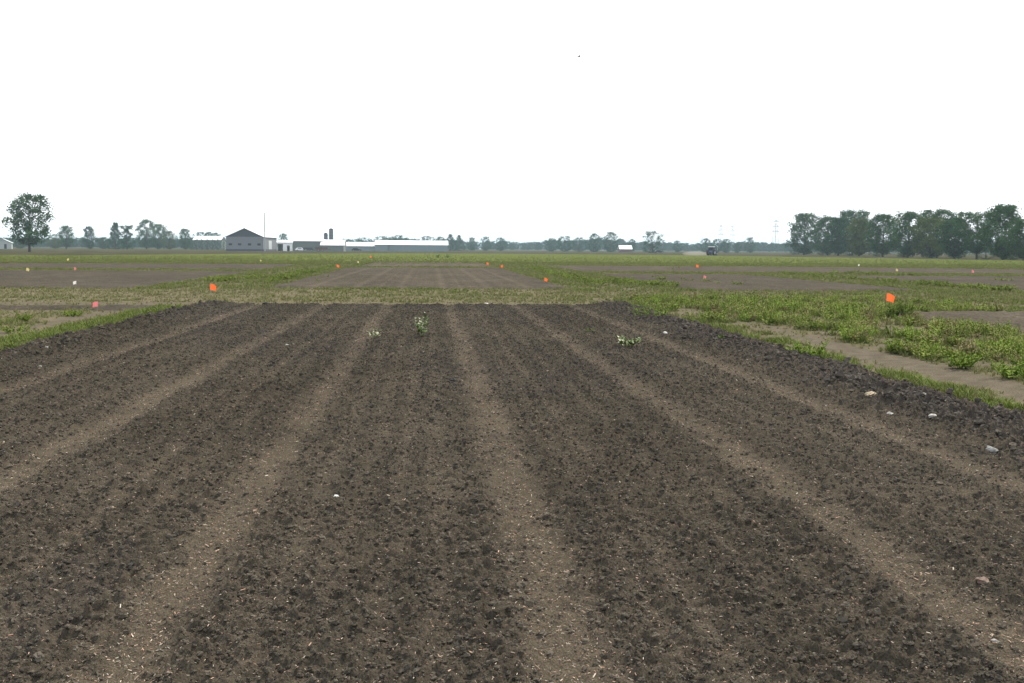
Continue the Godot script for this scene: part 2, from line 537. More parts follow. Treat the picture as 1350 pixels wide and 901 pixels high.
func flag(label: String, at: Vector3, size: float, m: Material, turn: float, lean: float, group := "marker flags in the field") -> void:
	var t := thing("marker_flag", label, "flag", at, turn, group)
	t.rotation.z = lean
	var b := Build.new()
	var top := size * 2.1
	b.tube(Vector3(0, -0.05, 0), Vector3(0, top, 0), 0.004, 0.004, 5, Color.WHITE, true)
	part("wire_stake", b.mesh(), M.wire, t)
	b = Build.new()
	var n := 7
	for k in n:
		var u0 := float(k) / n
		var u1 := float(k + 1) / n
		var p := func(u: float, y: float) -> Vector3: return Vector3(0.004 + u * size * (0.85 + 0.15 * y), top - size * (1.0 - y) * (1.05 - 0.2 * u) - u * u * size * 0.42, sin(u * 5.5 + y * 1.6 + lean * 20.0) * size * 0.22 * u)
		b.quad(p.call(u0, 0.0), p.call(u0, 1.0), p.call(u1, 1.0), p.call(u1, 0.0))
	part("flag_cloth", b.mesh(), m, t)

func weed(called: String, label: String, at: Vector3, stems: int, leaves: int, tall: float, spread: float, leaf: float, seed_: int, tint: Color, group := "", glossy := false) -> Node3D:
	var t := thing(called, label, "weed", at, 0.0, group)
	var b := broadleaf(stems, leaves, tall, spread, leaf, seed_)
	for k in b.c.size(): b.c[k] = Color(b.c[k].r * tint.r, b.c[k].g * tint.g, b.c[k].b * tint.b)
	part("foliage", b.mesh(), M.glossy_leaf if glossy else M.weed, t)
	return t

func pylon(label: String, at: Vector3, h: float, turn: float) -> void:
	var t := thing("power_pylon", label, "pylon", at, turn, "power pylons on the horizon")
	var b := Build.new()
	var r := h * 0.006
	var wd := func(y: float) -> float: return lerpf(h * 0.11, h * 0.022, pow(y, 0.7))
	var lv := 9
	for k in lv:
		var y0 := float(k) / lv
		var y1 := float(k + 1) / lv
		for s in 4:
			var c0 := Vector2(1, 1).rotated(s * PI / 2)
			var c1 := Vector2(1, 1).rotated((s + 1) * PI / 2)
			var a := Vector3(c0.x * wd.call(y0), y0 * h, c0.y * wd.call(y0))
			var d := Vector3(c0.x * wd.call(y1), y1 * h, c0.y * wd.call(y1))
			var e := Vector3(c1.x * wd.call(y1), y1 * h, c1.y * wd.call(y1))
			b.tube(a, d, r, r, 4)
			b.tube(a, e, r * 0.6, r * 0.6, 3)
	part("lattice", b.mesh(), M.steel, t)
	for y in [0.62, 0.78, 0.93]:
		b = Build.new()
		b.tube(Vector3(-h * 0.16, h * y, 0), Vector3(h * 0.16, h * y, 0), r * 1.3, r * 1.3, 4)
		for s in [-1, 1]:
			b.tube(Vector3(s * h * 0.16, h * y, 0), Vector3(0, h * (y + 0.05), 0), r, r, 3)
			b.tube(Vector3(s * h * 0.15, h * y, 0), Vector3(s * h * 0.15, h * (y - 0.05), 0), r * 0.8, r * 0.8, 3)
		part("cross_arm", b.mesh(), M.steel, t)

func noise(freq: float, type: int, seed_: int, oct := 3) -> FastNoiseLite:
	var n := FastNoiseLite.new()
	n.seed = seed_; n.frequency = freq; n.noise_type = type
	n.fractal_octaves = oct
	return n

func grain_texture(size: int, freq: float, seed_: int, lo: Color, hi: Color) -> NoiseTexture2D:
	var t := NoiseTexture2D.new()
	t.width = size; t.height = size; t.seamless = true
	t.noise = noise(freq, FastNoiseLite.TYPE_SIMPLEX, seed_, 4)
	var g := Gradient.new()
	g.set_color(0, lo); g.set_color(1, hi)
	t.color_ramp = g
	return t

# ------------------------------------------------------------------ the scene
func _ready() -> void:
	# camera
	var cam := Camera3D.new()
	cam.name = "camera"
	cam_basis = Basis(Vector3.UP, deg_to_rad(-YAW)) * Basis(Vector3.RIGHT, -atan((450.5 - HORIZON) / FOCAL)) * Basis(Vector3.BACK, deg_to_rad(ROLL))
	cam.transform = Transform3D(cam_basis, Vector3(0, EYE, 0))
	cam.fov = rad_to_deg(2.0 * atan(450.5 / FOCAL))
	cam.near = 0.05
	cam.far = 30000.0
	add_child(cam)
	cam.current = true
	# bright hazy sky
	var env := Environment.new()
	env.background_mode = Environment.BG_SKY
	var sm := ProceduralSkyMaterial.new()
	sm.sky_top_color = Color(0.93, 0.96, 1.0)
	sm.sky_horizon_color = Color(1.0, 1.0, 1.0)
	sm.sky_curve = 0.15
	sm.ground_horizon_color = Color(0.55, 0.53, 0.48)
	sm.ground_bottom_color = Color(0.35, 0.33, 0.30)
	sm.sun_angle_max = 1.0
	var sky := Sky.new()
	sky.sky_material = sm
	env.sky = sky
	env.background_energy_multiplier = 1.2
	env.tonemap_mode = Environment.TONE_MAPPER_LINEAR
	env.tonemap_exposure = 1.4
	env.sdfgi_enabled = true
	env.ssao_enabled = true
	env.ssil_enabled = true
	env.volumetric_fog_enabled = true
	env.volumetric_fog_density = 0.0
	env.fog_enabled = true
	env.fog_density = 0.00019
	env.fog_light_color = Color(0.84, 0.95, 1.0)
	var we := WorldEnvironment.new()
	we.name = "environment"
	we.environment = env
	add_child(we)
	# hazy sun, high, ahead and to the right
	var sun := DirectionalLight3D.new()
	sun.name = "sun"
	sun.light_energy = 1.6
	sun.light_angular_distance = 1.5
	sun.light_color = Color(1.0, 0.96, 0.89)
	sun.shadow_enabled = true
	add_child(sun)
	sun.look_at_from_position(Vector3.ZERO, -Vector3(sin(deg_to_rad(28.0)) * cos(deg_to_rad(46.0)), sin(deg_to_rad(46.0)), -cos(deg_to_rad(28.0)) * cos(deg_to_rad(46.0))))

	n_fine = noise(28.0, FastNoiseLite.TYPE_SIMPLEX, 3, 2)
	n_lump = noise(6.5, FastNoiseLite.TYPE_SIMPLEX, 5, 3)
	n_mid = noise(0.7, FastNoiseLite.TYPE_SIMPLEX, 8, 3)
	n_big = noise(0.08, FastNoiseLite.TYPE_SIMPLEX, 13, 3)
	n_clod = noise(19.0, FastNoiseLite.TYPE_CELLULAR, 21, 1)
	n_heap = noise(8.0, FastNoiseLite.TYPE_CELLULAR, 22, 1)
	for n in [n_clod, n_heap]:                      # rounded lumps with narrow gaps
		n.cellular_return_type = FastNoiseLite.RETURN_DISTANCE
		n.fractal_type = FastNoiseLite.FRACTAL_NONE
		n.domain_warp_enabled = true
		n.domain_warp_amplitude = 0.06
		n.domain_warp_frequency = 9.0
	make_materials()
	make_ground()
	make_near_plot()
	make_grass()
	make_weeds()
	make_flags()
	make_farm()
	make_trees()
	make_far_things()

func make_materials() -> void:
	M.soil = painted()
	M.soil.albedo_texture = grain_texture(1024, 0.03, 4, Color(0.55, 0.54, 0.53), Color(1, 1, 1))
	M.soil.uv1_triplanar = true
	M.soil.uv1_world_triplanar = true
	M.soil.uv1_scale = Vector3.ONE * 2.2
	M.soil.normal_enabled = true
	var nt := NoiseTexture2D.new()
	nt.width = 1024; nt.height = 1024; nt.seamless = true; nt.as_normal_map = true; nt.bump_strength = 9.0
	nt.noise = noise(0.035, FastNoiseLite.TYPE_SIMPLEX, 9, 4)
	M.soil.normal_texture = nt
	M.soil.normal_scale = 1.0
	M.far_soil = painted()
	M.far_soil.albedo_texture = grain_texture(1024, 0.02, 14, Color(0.6, 0.6, 0.6), Color(1, 1, 1))
	M.far_soil.uv1_triplanar = true
	M.far_soil.uv1_world_triplanar = true
	M.far_soil.uv1_scale = Vector3.ONE * 0.4
	M.floor = painted()
	M.floor.albedo_texture = grain_texture(1024, 0.05, 24, Color(0.6, 0.6, 0.58), Color(1, 1, 1))
	M.floor.uv1_triplanar = true
	M.floor.uv1_world_triplanar = true
	M.floor.uv1_scale = Vector3.ONE * 0.6
	M.clod = painted()
	M.straw = painted(true, 0.7)
	M.stone = painted(true, 0.8)
	M.grass = painted(true, 0.7)
	M.grass.backlight_enabled = true
	M.grass.backlight = Color(0.40, 0.46, 0.16)
	M.weed = painted(true, 0.7)
	M.weed.backlight_enabled = true
	M.weed.backlight = Color(0.34, 0.46, 0.10)
	M.glossy_leaf = painted(true, 0.5)
	M.glossy_leaf.metallic_specular = 0.3
	M.glossy_leaf.backlight_enabled = true
	M.glossy_leaf.backlight = Color(0.34, 0.42, 0.14)
	M.leaf = painted(true, 0.65)
	M.leaf.backlight_enabled = true
	M.leaf.backlight = Color(0.22, 0.30, 0.12)
	M.bark = mat(Color(0.055, 0.045, 0.038))
	M.wire = mat(Color(0.25, 0.25, 0.25), 0.5, 0.6)
	for k in [["flag_orange", Color(0.90, 0.16, 0.04)], ["flag_pink", Color(0.62, 0.19, 0.19)], ["flag_yellow", Color(0.62, 0.50, 0.22)], ["flag_white", Color(0.75, 0.72, 0.65)]]:
		var m := mat(k[1], 0.5)
		m.backlight_enabled = true
		m.backlight = (k[1] * 0.6 as Color).linear_to_srgb()
		m.cull_mode = BaseMaterial3D.CULL_DISABLED
		M[k[0]] = m
	M.white = mat(Color(0.75, 0.76, 0.76), 0.5)
	M.white_roof = mat(Color(0.72, 0.73, 0.74), 0.35, 0.25)
	M.pale_roof = mat(Color(0.5, 0.53, 0.52), 0.4, 0.2)
	M.grey_wall = mat(Color(0.15, 0.155, 0.165), 0.6)
	M.grey_wall2 = mat(Color(0.30, 0.32, 0.31), 0.6)
	M.green_wall = mat(Color(0.13, 0.15, 0.14), 0.7)
	M.blue_wall = mat(Color(0.16, 0.20, 0.21), 0.7)
	M.dark_and_gable_shade = mat(Color(0.055, 0.06, 0.07), 0.7)  # barn gable: shade under the eaves put into the colour; also plain dark parts
	M.brown = mat(Color(0.12, 0.07, 0.06), 0.7)
	M.glass = mat(Color(0.03, 0.035, 0.04), 0.15)
	M.dark_metal = mat(Color(0.04, 0.04, 0.045), 0.5, 0.3)
	M.rubber = mat(Color(0.025, 0.025, 0.025), 0.8)
	M.rim = mat(Color(0.35, 0.35, 0.33), 0.5)
	M.tractor_paint = mat(Color(0.10, 0.12, 0.22), 0.35)
	M.car_white = mat(Color(0.75, 0.76, 0.78), 0.25)
	M.car_dark = mat(Color(0.03, 0.03, 0.04), 0.25)
	M.steel = mat(Color(0.30, 0.31, 0.32), 0.5, 0.4)
	M.concrete = mat(Color(0.13, 0.13, 0.135), 0.8)

func make_ground() -> void:
	# the land to the horizon: bare tilled fields seen edge on
	var gs := 9000.0
	var b := Build.new()
	b.quad(Vector3(-gs, -0.05, 300), Vector3(-gs, -0.05, -gs), Vector3(gs, -0.05, -gs), Vector3(gs, -0.05, 300))
	var gm := mat(Color(0.080, 0.068, 0.046))
	gm.metallic_specular = 0.0
	gm.albedo_texture = grain_texture(1024, 0.012, 31, Color(0.55, 0.62, 0.5), Color(1, 1, 0.98))
	gm.uv1_triplanar = true
	gm.uv1_world_triplanar = true
	gm.uv1_scale = Vector3.ONE * 0.006
	structure("ground", b.mesh(), gm)
	# grassy ground round the plots
	var m := ArrayMesh.new()
	add_surface(m, sheet(-13.0, 18.0, -3.0, 24.0, 0.15, floor_height, floor_color))
	add_surface(m, sheet(-32.0, 38.0, 23.9, 45.0, 0.2, floor_height, floor_color))
	add_surface(m, sheet(-90.0, 110.0, 44.9, 130.0, 0.5, floor_height, floor_color))
	structure("grass_alley", m, M.floor)
	# the green field beyond the plots; its far border bends
	b = Build.new()
	var near := [gp(-200, 350.0), gp(100, 350.0), gp(340, 348.0), gp(500, 346.0), gp(650, 347.0), gp(900, 351.0), gp(1350, 357.5), gp(1700, 361.0)]
	var back := [gp(-200, 335.5), gp(100, 337.3), gp(340, 335.0), gp(500, 334.4), gp(650, 334.8), gp(900, 336.8), gp(1350, 344.0), gp(1700, 348.0)]
	for k in near.size() - 1:
		var steps := 6
		for s in steps:
			var u0 := float(s) / steps
			var u1 := float(s + 1) / steps
			b.quad(near[k].lerp(near[k + 1], u0), back[k].lerp(back[k + 1], u0), back[k].lerp(back[k + 1], u1), near[k].lerp(near[k + 1], u1))
	var fm := mat(Color(0.138, 0.148, 0.054))
	fm.metallic_specular = 0.0
	fm.albedo_texture = grain_texture(1024, 0.02, 33, Color(0.6, 0.66, 0.5), Color(1, 1, 1))
	fm.uv1_triplanar = true
	fm.uv1_world_triplanar = true
	fm.uv1_scale = Vector3.ONE * 0.03
	var gf := structure("grass_field", b.mesh(), fm)
	gf.position.y = 0.05
	# farther tilled plots, laid out in columns 17 m apart
	tilled(-6.6, 5.9, 42.4, 85.0, 0.14, 0.10)
	tilled(-6.3, 5.9, 92.0, 121.0, 0.25, 0.30)
	tilled(-75.0, -11.3, 41.5, 69.0, 0.25, 0.05)
	tilled(-85.0, -12.0, 77.0, 99.0, 0.4, 0.10)
	tilled(10.6, 20.6, 41.6, 68.0, 0.2, 0.05)
	tilled(24.6, 60.0, 42.5, 66.0, 0.3, 0.05)
	tilled(11.0, 85.0, 76.0, 100.0, 0.4, 0.20)
	tilled(11.4, 26.0, 14.0, 27.2, 0.12, 0.35)
	tilled(-17.0, -6.9, 27.4, 29.0, 0.1, 0.0)     # a narrow turned strip before the headland

func make_near_plot() -> void:
	var m := ArrayMesh.new()
	add_surface(m, sheet(-3.3, 4.3, 2.4, 6.55, 0.0125, soil_height, soil_color))
	add_surface(m, sheet(-6.7, -3.25, 0.0, 6.55, 0.05, soil_height, soil_color))
	add_surface(m, sheet(4.25, 6.2, 0.0, 6.55, 0.05, soil_height, soil_color))
	add_surface(m, sheet(-3.3, 4.3, 0.0, 2.45, 0.05, soil_height, soil_color))
	add_surface(m, sheet(-6.7, 6.2, 6.5, 12.05, 0.025, soil_height, soil_color))
	add_surface(m, sheet(-6.7, 6.2, 12.0, 30.6, 0.045, soil_height, soil_color))
	var plot := structure("tilled_plot", m, M.soil)
	# loose clods on the loose soil and the windrows
	var lumps := []
	for k in 4: lumps.append(lump(100 + k, 0.6))
	rng.seed = 77
	var where := [[], [], [], []]
	var cols := [[], [], [], []]
	var made := 0
	while made < 210000:
		var z := 2.6 + 27.6 * pow(rng.randf(), 1.9)
		var x := rng.randf_range(-6.4, 5.95)
		if x < -z * 0.46 - 1.6 or x > z * 0.60 + 1.6: continue
		var p := pressed(x, z)
		var e := berm(x, z)
		if rng.randf() < p.x * 0.92 + p.y * 0.3 - e: continue
		var s := 0.006 + 0.018 * pow(rng.randf(), 4.0) + z * 0.0004
		if rng.randf() < 0.012: s += 0.03 * rng.randf()
		if e > 0.2 and rng.randf() < 0.22: s += 0.085 * e * pow(rng.randf(), 3.0)
		var k := rng.randi() % 4
		var bs := Basis.from_euler(Vector3(rng.randf_range(-0.5, 0.5), rng.randf() * TAU, rng.randf_range(-0.5, 0.5))).scaled(Vector3(s * rng.randf_range(0.8, 1.25), s * 1.1, s * rng.randf_range(0.8, 1.25)))
		where[k].append(Transform3D(bs, Vector3(x, soil_height(x, z) + s * 0.15, -z)))
		var c := soil_color(x, z)
		var g := rng.randf_range(0.65, 1.15)
		var grey := rng.randf() * 0.12
		c = c.lerp(Color(0.07, 0.067, 0.064), grey)
		cols[k].append(Color(c.r * g, c.g * g, c.b * g))
		made += 1
	for k in 4: copies("soil_clods", lumps[k], M.clod, where[k], cols[k], plot)
	# chopped straw and root bits, mostly in the pressed tracks
	var b := Build.new()
	b.quad(Vector3(-0.5, 0, -0.09), Vector3(-0.42, 0.05, 0.09), Vector3(0.45, 0.09, 0.10), Vector3(0.5, 0.0, -0.07))
	b.quad(Vector3(-0.5, 0, -0.09), Vector3(0.5, 0, -0.07), Vector3(0.45, -0.1, 0.05), Vector3(-0.42, -0.1, 0.05))
	var sliver := b.mesh()
	var sw := []
	var sc := []
	while sw.size() < 105000:
		var z := 2.6 + 24.0 * pow(rng.randf(), 1.8)
		var x := rng.randf_range(-6.2, 5.8)
		if x < -z * 0.46 - 1.2 or x > z * 0.60 + 1.2: continue
		var p := pressed(x, z)
		if rng.randf() > 0.28 + p.x * 0.75 + p.y * 0.3: continue
		var s := rng.randf_range(0.005, 0.014) * (1.0 + z * 0.03) * (1.0 if rng.randf() > 0.05 else 1.8)
		var bs := Basis.from_euler(Vector3(rng.randf_range(-0.4, 0.4), rng.randf() * TAU, rng.randf_range(-0.35, 0.35))).scaled(Vector3(s, s, s * 1.3))
		sw.append(Transform3D(bs, Vector3(x, soil_height(x, z) + 0.004, -z)))
		var g := 0.40 + 1.0 * pow(rng.randf(), 2.0)
		var hue := rng.randf()
		sc.append(Color(0.34 * g, 0.20 * g, 0.14 * g).lerp(Color(0.36 * g, 0.33 * g, 0.27 * g), hue))
	copies("straw_bits", sliver, M.straw, sw, sc, plot)
	# stones that stand out
	var stones := [
		[442, 655, 0.030, Color(0.55, 0.54, 0.50), "small white stone on bare soil between two wheel tracks"],
		[1149, 533, 0.10, Color(0.30, 0.24, 0.16), "tan rounded stone at foot of the cloddy bank"],
		[1215, 533, 0.075, Color(0.22, 0.205, 0.185), "pale grey stone on the cloddy bank by grass strip"],
		[1306, 601, 0.09, Color(0.17, 0.168, 0.16), "broad whitish grey stone lying below cloddy bank"],
		[1174, 554, 0.05, Color(0.28, 0.265, 0.24), "small pale stone just below tan rounded stone"],
		[1229, 560, 0.05, Color(0.34, 0.32, 0.29), "small grey stone beneath pale grey stone on bank"],
		[1295, 775, 0.050, Color(0.15, 0.105, 0.082), "reddish brown stone among dark clods"],
		[1312, 843, 0.024, Color(0.24, 0.22, 0.195), "flat whitish stone chip past the reddish stone"],
		[1099, 745, 0.022, Color(0.38, 0.36, 0.32), "tiny pale stone beside the wheel track"],
		[877, 444, 0.06, Color(0.60, 0.58, 0.54), "white stone beside the low leafy weed clump"],
		[378, 459, 0.045, Color(0.42, 0.40, 0.36), "pale stone lying alone between far wheel tracks"],
		[52, 488, 0.06, Color(0.40, 0.38, 0.35), "pale stone at foot of clod bank by grass verge"],
		[59, 469, 0.07, Color(0.26, 0.24, 0.22), "grey stone on top of clod bank by grass verge"],
		[160, 707, 0.022, Color(0.28, 0.06, 0.05), "small red stone chip on dark soil"],
		[641, 402, 0.09, Color(0.52, 0.50, 0.46), "whitish stone on pale strip at end of plot"],
		[350, 404, 0.12, Color(0.018, 0.017, 0.016), "blackish lump at the far end of tilled plot"],
		[597, 508, 0.075, Color(0.020, 0.018, 0.016), "larger dark clod on loose soil beside wheel track"],
		[577, 531, 0.070, Color(0.022, 0.019, 0.016), "dark clod before the larger dark clod"],
	]
	for k in stones.size():
		var s: Array = stones[k]
		var at := gp(s[0], s[1])
		at.y = maxf(0.02, soil_height(at.x, -at.z)) - s[2] * 0.12
		at += (Vector3(0, EYE, 0) - at).normalized() * 0.15
		at.y = (soil_height(at.x, -at.z) if -at.z < 30.3 else 0.01) + s[2] * 0.2
		var st := part("dark_clod" if s[3].r < 0.03 else "stone", lump(300 + k, 0.4), null)
		var mm := mat(s[3], 0.8)
		st.material_override = mm
		st.position = at
		st.rotation.y = k * 1.3
		st.scale = Vector3(s[2] * 1.5, s[2], s[2] * 1.1)
		tag(st, s[4], "clod" if s[3].r < 0.03 else "stone")

func make_grass() -> void:
	# grass of the alleys, headland and verges: one mass
	var root := Node3D.new()
	root.name = "grass"
	add_child(root)
	tag(root, "short patchy grass covering the alleys and headland between plots", "grass", "", "stuff")
	var short := []
	for k in 4: short.append(tuft(11, 0.07, 0.07, 0.0035, 500 + k))
	rng.seed = 901
	var where := [[], [], [], []]
	var cols := [[], [], [], []]
	var made := 0
	var tries := 0
	while made < 90000 and tries < 900000:
		tries += 1
		var z := 8.0 + 120.0 * pow(rng.randf(), 1.7)
		var x := rng.randf_range(-0.50, 0.64) * (z + 4.0) + 0.5
		if tilled_at(x, z): continue
		var k := cover(x, z)
		if rng.randf() < k.y * 1.1: continue
		if rng.randf() > 0.35 + k.x: continue
		var s := rng.randf_range(0.6, 1.3) * (1.0 + z * 0.010) * (0.75 + 0.6 * k.x)
		var v := rng.randi() % 4
		where[v].append(Transform3D(Basis(Vector3.UP, rng.randf() * TAU).scaled(Vector3(s, s * rng.randf_range(0.7, 1.2), s)), Vector3(x, 0.004, -z)))
		var g := rng.randf_range(0.7, 1.25)
		var c := Color(0.200, 0.172, 0.108).lerp(Color(0.125, 0.150, 0.046), clampf(k.x * 1.2 + rng.randf_range(-0.3, 0.3), 0, 1))
		cols[v].append(Color(c.r * g, c.g * g, c.b * g))
		made += 1
	for k in 4: copies("tufts", short[k], M.grass, where[k], cols[k], root)
	# the denser green field farther off
	where = [[], [], [], []]
	cols = [[], [], [], []]
	made = 0
	while made < 30000:
		var px := rng.randf_range(-60, 1410)
		var u := rng.randf()
		var lo := 337.3 if px < 340 else 335.0
		if px > 700: lo = lerpf(335.0, 344.0, (px - 700) / 650.0)
		var hi := 349.0 if px < 700 else lerpf(348.0, 357.5, (px - 700) / 650.0)
		var at := gp(px, lerpf(lo, hi, u))
		var s := rng.randf_range(0.8, 1.5) * 1.7
		var v := rng.randi() % 4
		where[v].append(Transform3D(Basis(Vector3.UP, rng.randf() * TAU).scaled(Vector3(s, s, s)), Vector3(at.x, 0.05, at.z)))
		var g := rng.randf_range(0.75, 1.2) * (1.0 + 0.25 * n_big.get_noise_2d(at.x, at.z))
		var c := Color(0.145, 0.140, 0.056).lerp(Color(0.118, 0.145, 0.040), rng.randf())
		cols[v].append(Color(c.r * g, c.g * g, c.b * g))
		made += 1
	for k in 4: copies("field_tufts", short[k], M.grass, where[k], cols[k], root)

func tilled_at(x: float, z: float) -> bool:
	if x > -6.35 and x < 5.85 and z < 30.1: return true
	for r in [[-6.4, 5.7, 42.6, 84.8], [-6.1, 5.7, 92.2, 120.8], [-75.0, -11.5, 41.7, 68.8], [-85.0, -12.2, 77.2, 98.8], [10.8, 20.4, 41.8, 67.8], [24.8, 60.0, 42.7, 65.8], [11.2, 85.0, 76.2, 99.8], [11.6, 26.0, 14.0, 27.0]]:
		if x > r[0] and x < r[1] and z > r[2] and z < r[3]: return true
	return false

func make_weeds() -> void:
	# three weeds standing in the tilled plot
	var a := gp(555, 449)
	a.y = soil_height(a.x, -a.z)
	weed("weed_plant", "upright leafy green weed with pale flower tips in tilled soil", a, 7, 9, 0.42, 0.13, 0.11, 41, Color(0.085, 0.13, 0.035), "", true)
	a = gp(494, 450)
	a.y = soil_height(a.x, -a.z)
	weed("weed_plant", "small weed with pale leaves on edge of wheel track", a, 5, 6, 0.20, 0.16, 0.10, 42, Color(0.12, 0.14, 0.07), "", true)
	a = gp(826, 462)
	a.y = soil_height(a.x, -a.z)
	weed("weed_plant", "low spreading weed clump with glossy pale leaves in tilled soil", a, 14, 6, 0.20, 0.30, 0.11, 43, Color(0.11, 0.145, 0.055), "", true)
	for s in [[778, 442, 0.10, "tiny green weed sprout behind the low spreading weed"], [951, 457, 0.12, "tiny weed sprout near foot of weedy bank"], [1304, 553, 0.10, "small green sprout on the cloddy bank"]]:
		a = gp(s[0], s[1])
		a.y = soil_height(a.x, -a.z)
		weed("weed_sprout", s[3], a, 4, 4, s[2], 0.08, 0.07, int(s[0]), Color(0.08, 0.12, 0.03))
	# weeds along the right verge: bigger clumps one can pick out
	var clumps := [
		[858, 424, 0.50, 0.55, "bushy green weed clump at far corner of cloddy bank", 0.9],
		[1064, 474, 0.34, 0.42, "bushy weed clump at near end of the weedy verge by bare lane", 0.9],
		[1196, 420, 0.50, 0.30, "dark green upright weed beside orange flag", 0.6],
		[1178, 420, 0.42, 0.25, "shorter dark green weed touching orange flag", 0.6],
		[1106, 418, 0.40, 0.42, "tall bright green weed clump amid the weedy verge", 1.1],
		[1040, 412, 0.36, 0.40, "bright weed clump on the weedy verge facing the headland", 1.1],
		[985, 415, 0.34, 0.45, "broad weed clump behind the cloddy bank", 1.0],
		[1182, 466, 0.26, 0.26, "low weed clump on far edge of bare lane", 1.0],
		[1268, 487, 0.26, 0.28, "leafy weed clump overhanging the bare lane", 0.95],
		[1338, 500, 0.26, 0.36, "dense weed clump at the near end of bare lane edge", 0.95],
		[1310, 466, 0.26, 0.36, "spreading weed clump between two bare patches", 1.05],
		[1220, 450, 0.26, 0.36, "light green weed clump before the reddish tilled plot", 1.15],
	]
	for k in clumps.size():
		var c: Array = clumps[k]
		weed("weed_clump", c[4], gp(c[0], c[1]), 34, 7, c[2], c[3], 0.085, 600 + k, Color(0.130, 0.182, 0.038) * c[5])
	var left := [
		[20, 440, 0.20, 0.40, "bright green weed clump beyond pale bare track"],
		[33, 425, 0.24, 0.20, "upright weed rising from weed patch beyond pale track"],
		[95, 418, 0.20, 0.35, "green weed patch in front of pink flag"],
	]
	for k in left.size():
		var c: Array = left[k]
		weed("weed_clump", c[4], gp(c[0], c[1]), 24, 6, c[2], c[3], 0.07, 640 + k, Color(0.105, 0.15, 0.022))
	for s in [[577, 341, "dark lone weed of a pair, on the side toward the barns"], [590, 341, "dark lone weed of a pair, on the side toward the grove"]]:
		weed("lone_weed", s[2], gp(s[0], s[1]) + Vector3(0, 0.05, 0), 9, 6, 0.75, 0.35, 0.22, int(s[0]), Color(0.04, 0.07, 0.02), "pair of lone weeds beyond the plots")
	# smaller weeds of the verges: one mass
	var root := Node3D.new()
	root.name = "verge_weeds"
	add_child(root)
	tag(root, "mixed low green weeds crowding the verges beside the tilled plot", "weeds", "", "stuff")
	var kinds := []
	for k in 3: kinds.append(broadleaf(9, 6, 0.20, 0.13, 0.06, 700 + k).mesh())
	for k in 2: kinds.append(tuft(16, 0.22, 0.12, 0.004, 720 + k))
	rng.seed = 4242
	var where := [[], [], [], [], []]
	var cols := [[], [], [], [], []]
	var made := 0
	var tries := 0
	while made < 4300 and tries < 400000:
		tries += 1
		var right := rng.randf() < 0.78
		var x := rng.randf_range(5.7, 15.5) if right else rng.randf_range(-14.0, -6.2)
		var z := rng.randf_range(8.0, 35.0) if right else rng.randf_range(9.0, 29.0)
		if tilled_at(x, z): continue
		var k := cover(x, z)
		var want := k.x * 1.5 - 0.5 - k.y * 0.55
		if right and x > 7.5 and x < 11.4: want += 0.25 + 0.5 * n_mid.get_noise_2d(x * 0.9, z * 0.5)
		if right and z > 27.0 and x > 7.5: want += 0.25 - (z - 27.0) * 0.04
		if right and absf(x - 6.15) < 0.2 and z < 22.0: want += 0.2
		if right and x > 6.35 and x < 7.4 and z < 21.0: want = -1.0
		if rng.randf() > want: continue
		var small := (right and x < 6.4) or not right
		var s := rng.randf_range(0.6, 1.35) * (0.50 if small else 1.0)
		var v := rng.randi() % 5 if not small else 3 + rng.randi() % 2
		where[v].append(Transform3D(Basis(Vector3.UP, rng.randf() * TAU).scaled(Vector3(s * 1.15, s * rng.randf_range(0.7, 1.25), s * 1.15)), Vector3(x, 0.005, -z)))
		var g := rng.randf_range(0.7, 1.3)
		var c := Color(0.125, 0.175, 0.034).lerp(Color(0.190, 0.205, 0.070), rng.randf())
		if rng.randf() < 0.2: c = Color(0.17, 0.14, 0.08)
		cols[v].append(Color(c.r * g, c.g * g, c.b * g))
		made += 1
	for k in 5: copies("weeds", kinds[k], M.weed, where[k], cols[k], root)
	# brighter weed strips along the alleys farther off
	where = [[], [], [], [], []]
	cols = [[], [], [], [], []]
	for st in [[275, 372, 350, 367, 60], [355, 372, 440, 352, 160], [415, 375, 430, 362, 50], [690, 352, 790, 376, 160], [800, 372, 890, 379, 120], [830, 366, 1000, 380, 60], [1030, 361, 1345, 386, 220], [1060, 358, 1340, 372, 100], [880, 356, 1340, 354, 80]]:
		for _k in st[4]:
			var t := rng.randf()
			var at := gp(lerpf(st[0], st[2], t) + rng.randfn() * 6.0, lerpf(st[1], st[3], t) + rng.randf_range(-1.2, 1.2))
			if tilled_at(at.x, -at.z) and rng.randf() < 0.8: continue
			var v := rng.randi() % 5
			var s := rng.randf_range(0.8, 1.8)
			where[v].append(Transform3D(Basis(Vector3.UP, rng.randf() * TAU).scaled(Vector3(s * 1.6, s * 0.9, s * 1.6)), Vector3(at.x, 0.005, at.z)))
			var g := rng.randf_range(0.8, 1.3)
			cols[v].append(Color(0.115 * g, 0.140 * g, 0.034 * g))
	for k in 5: copies("alley_weeds", kinds[k], M.weed, where[k], cols[k], root)

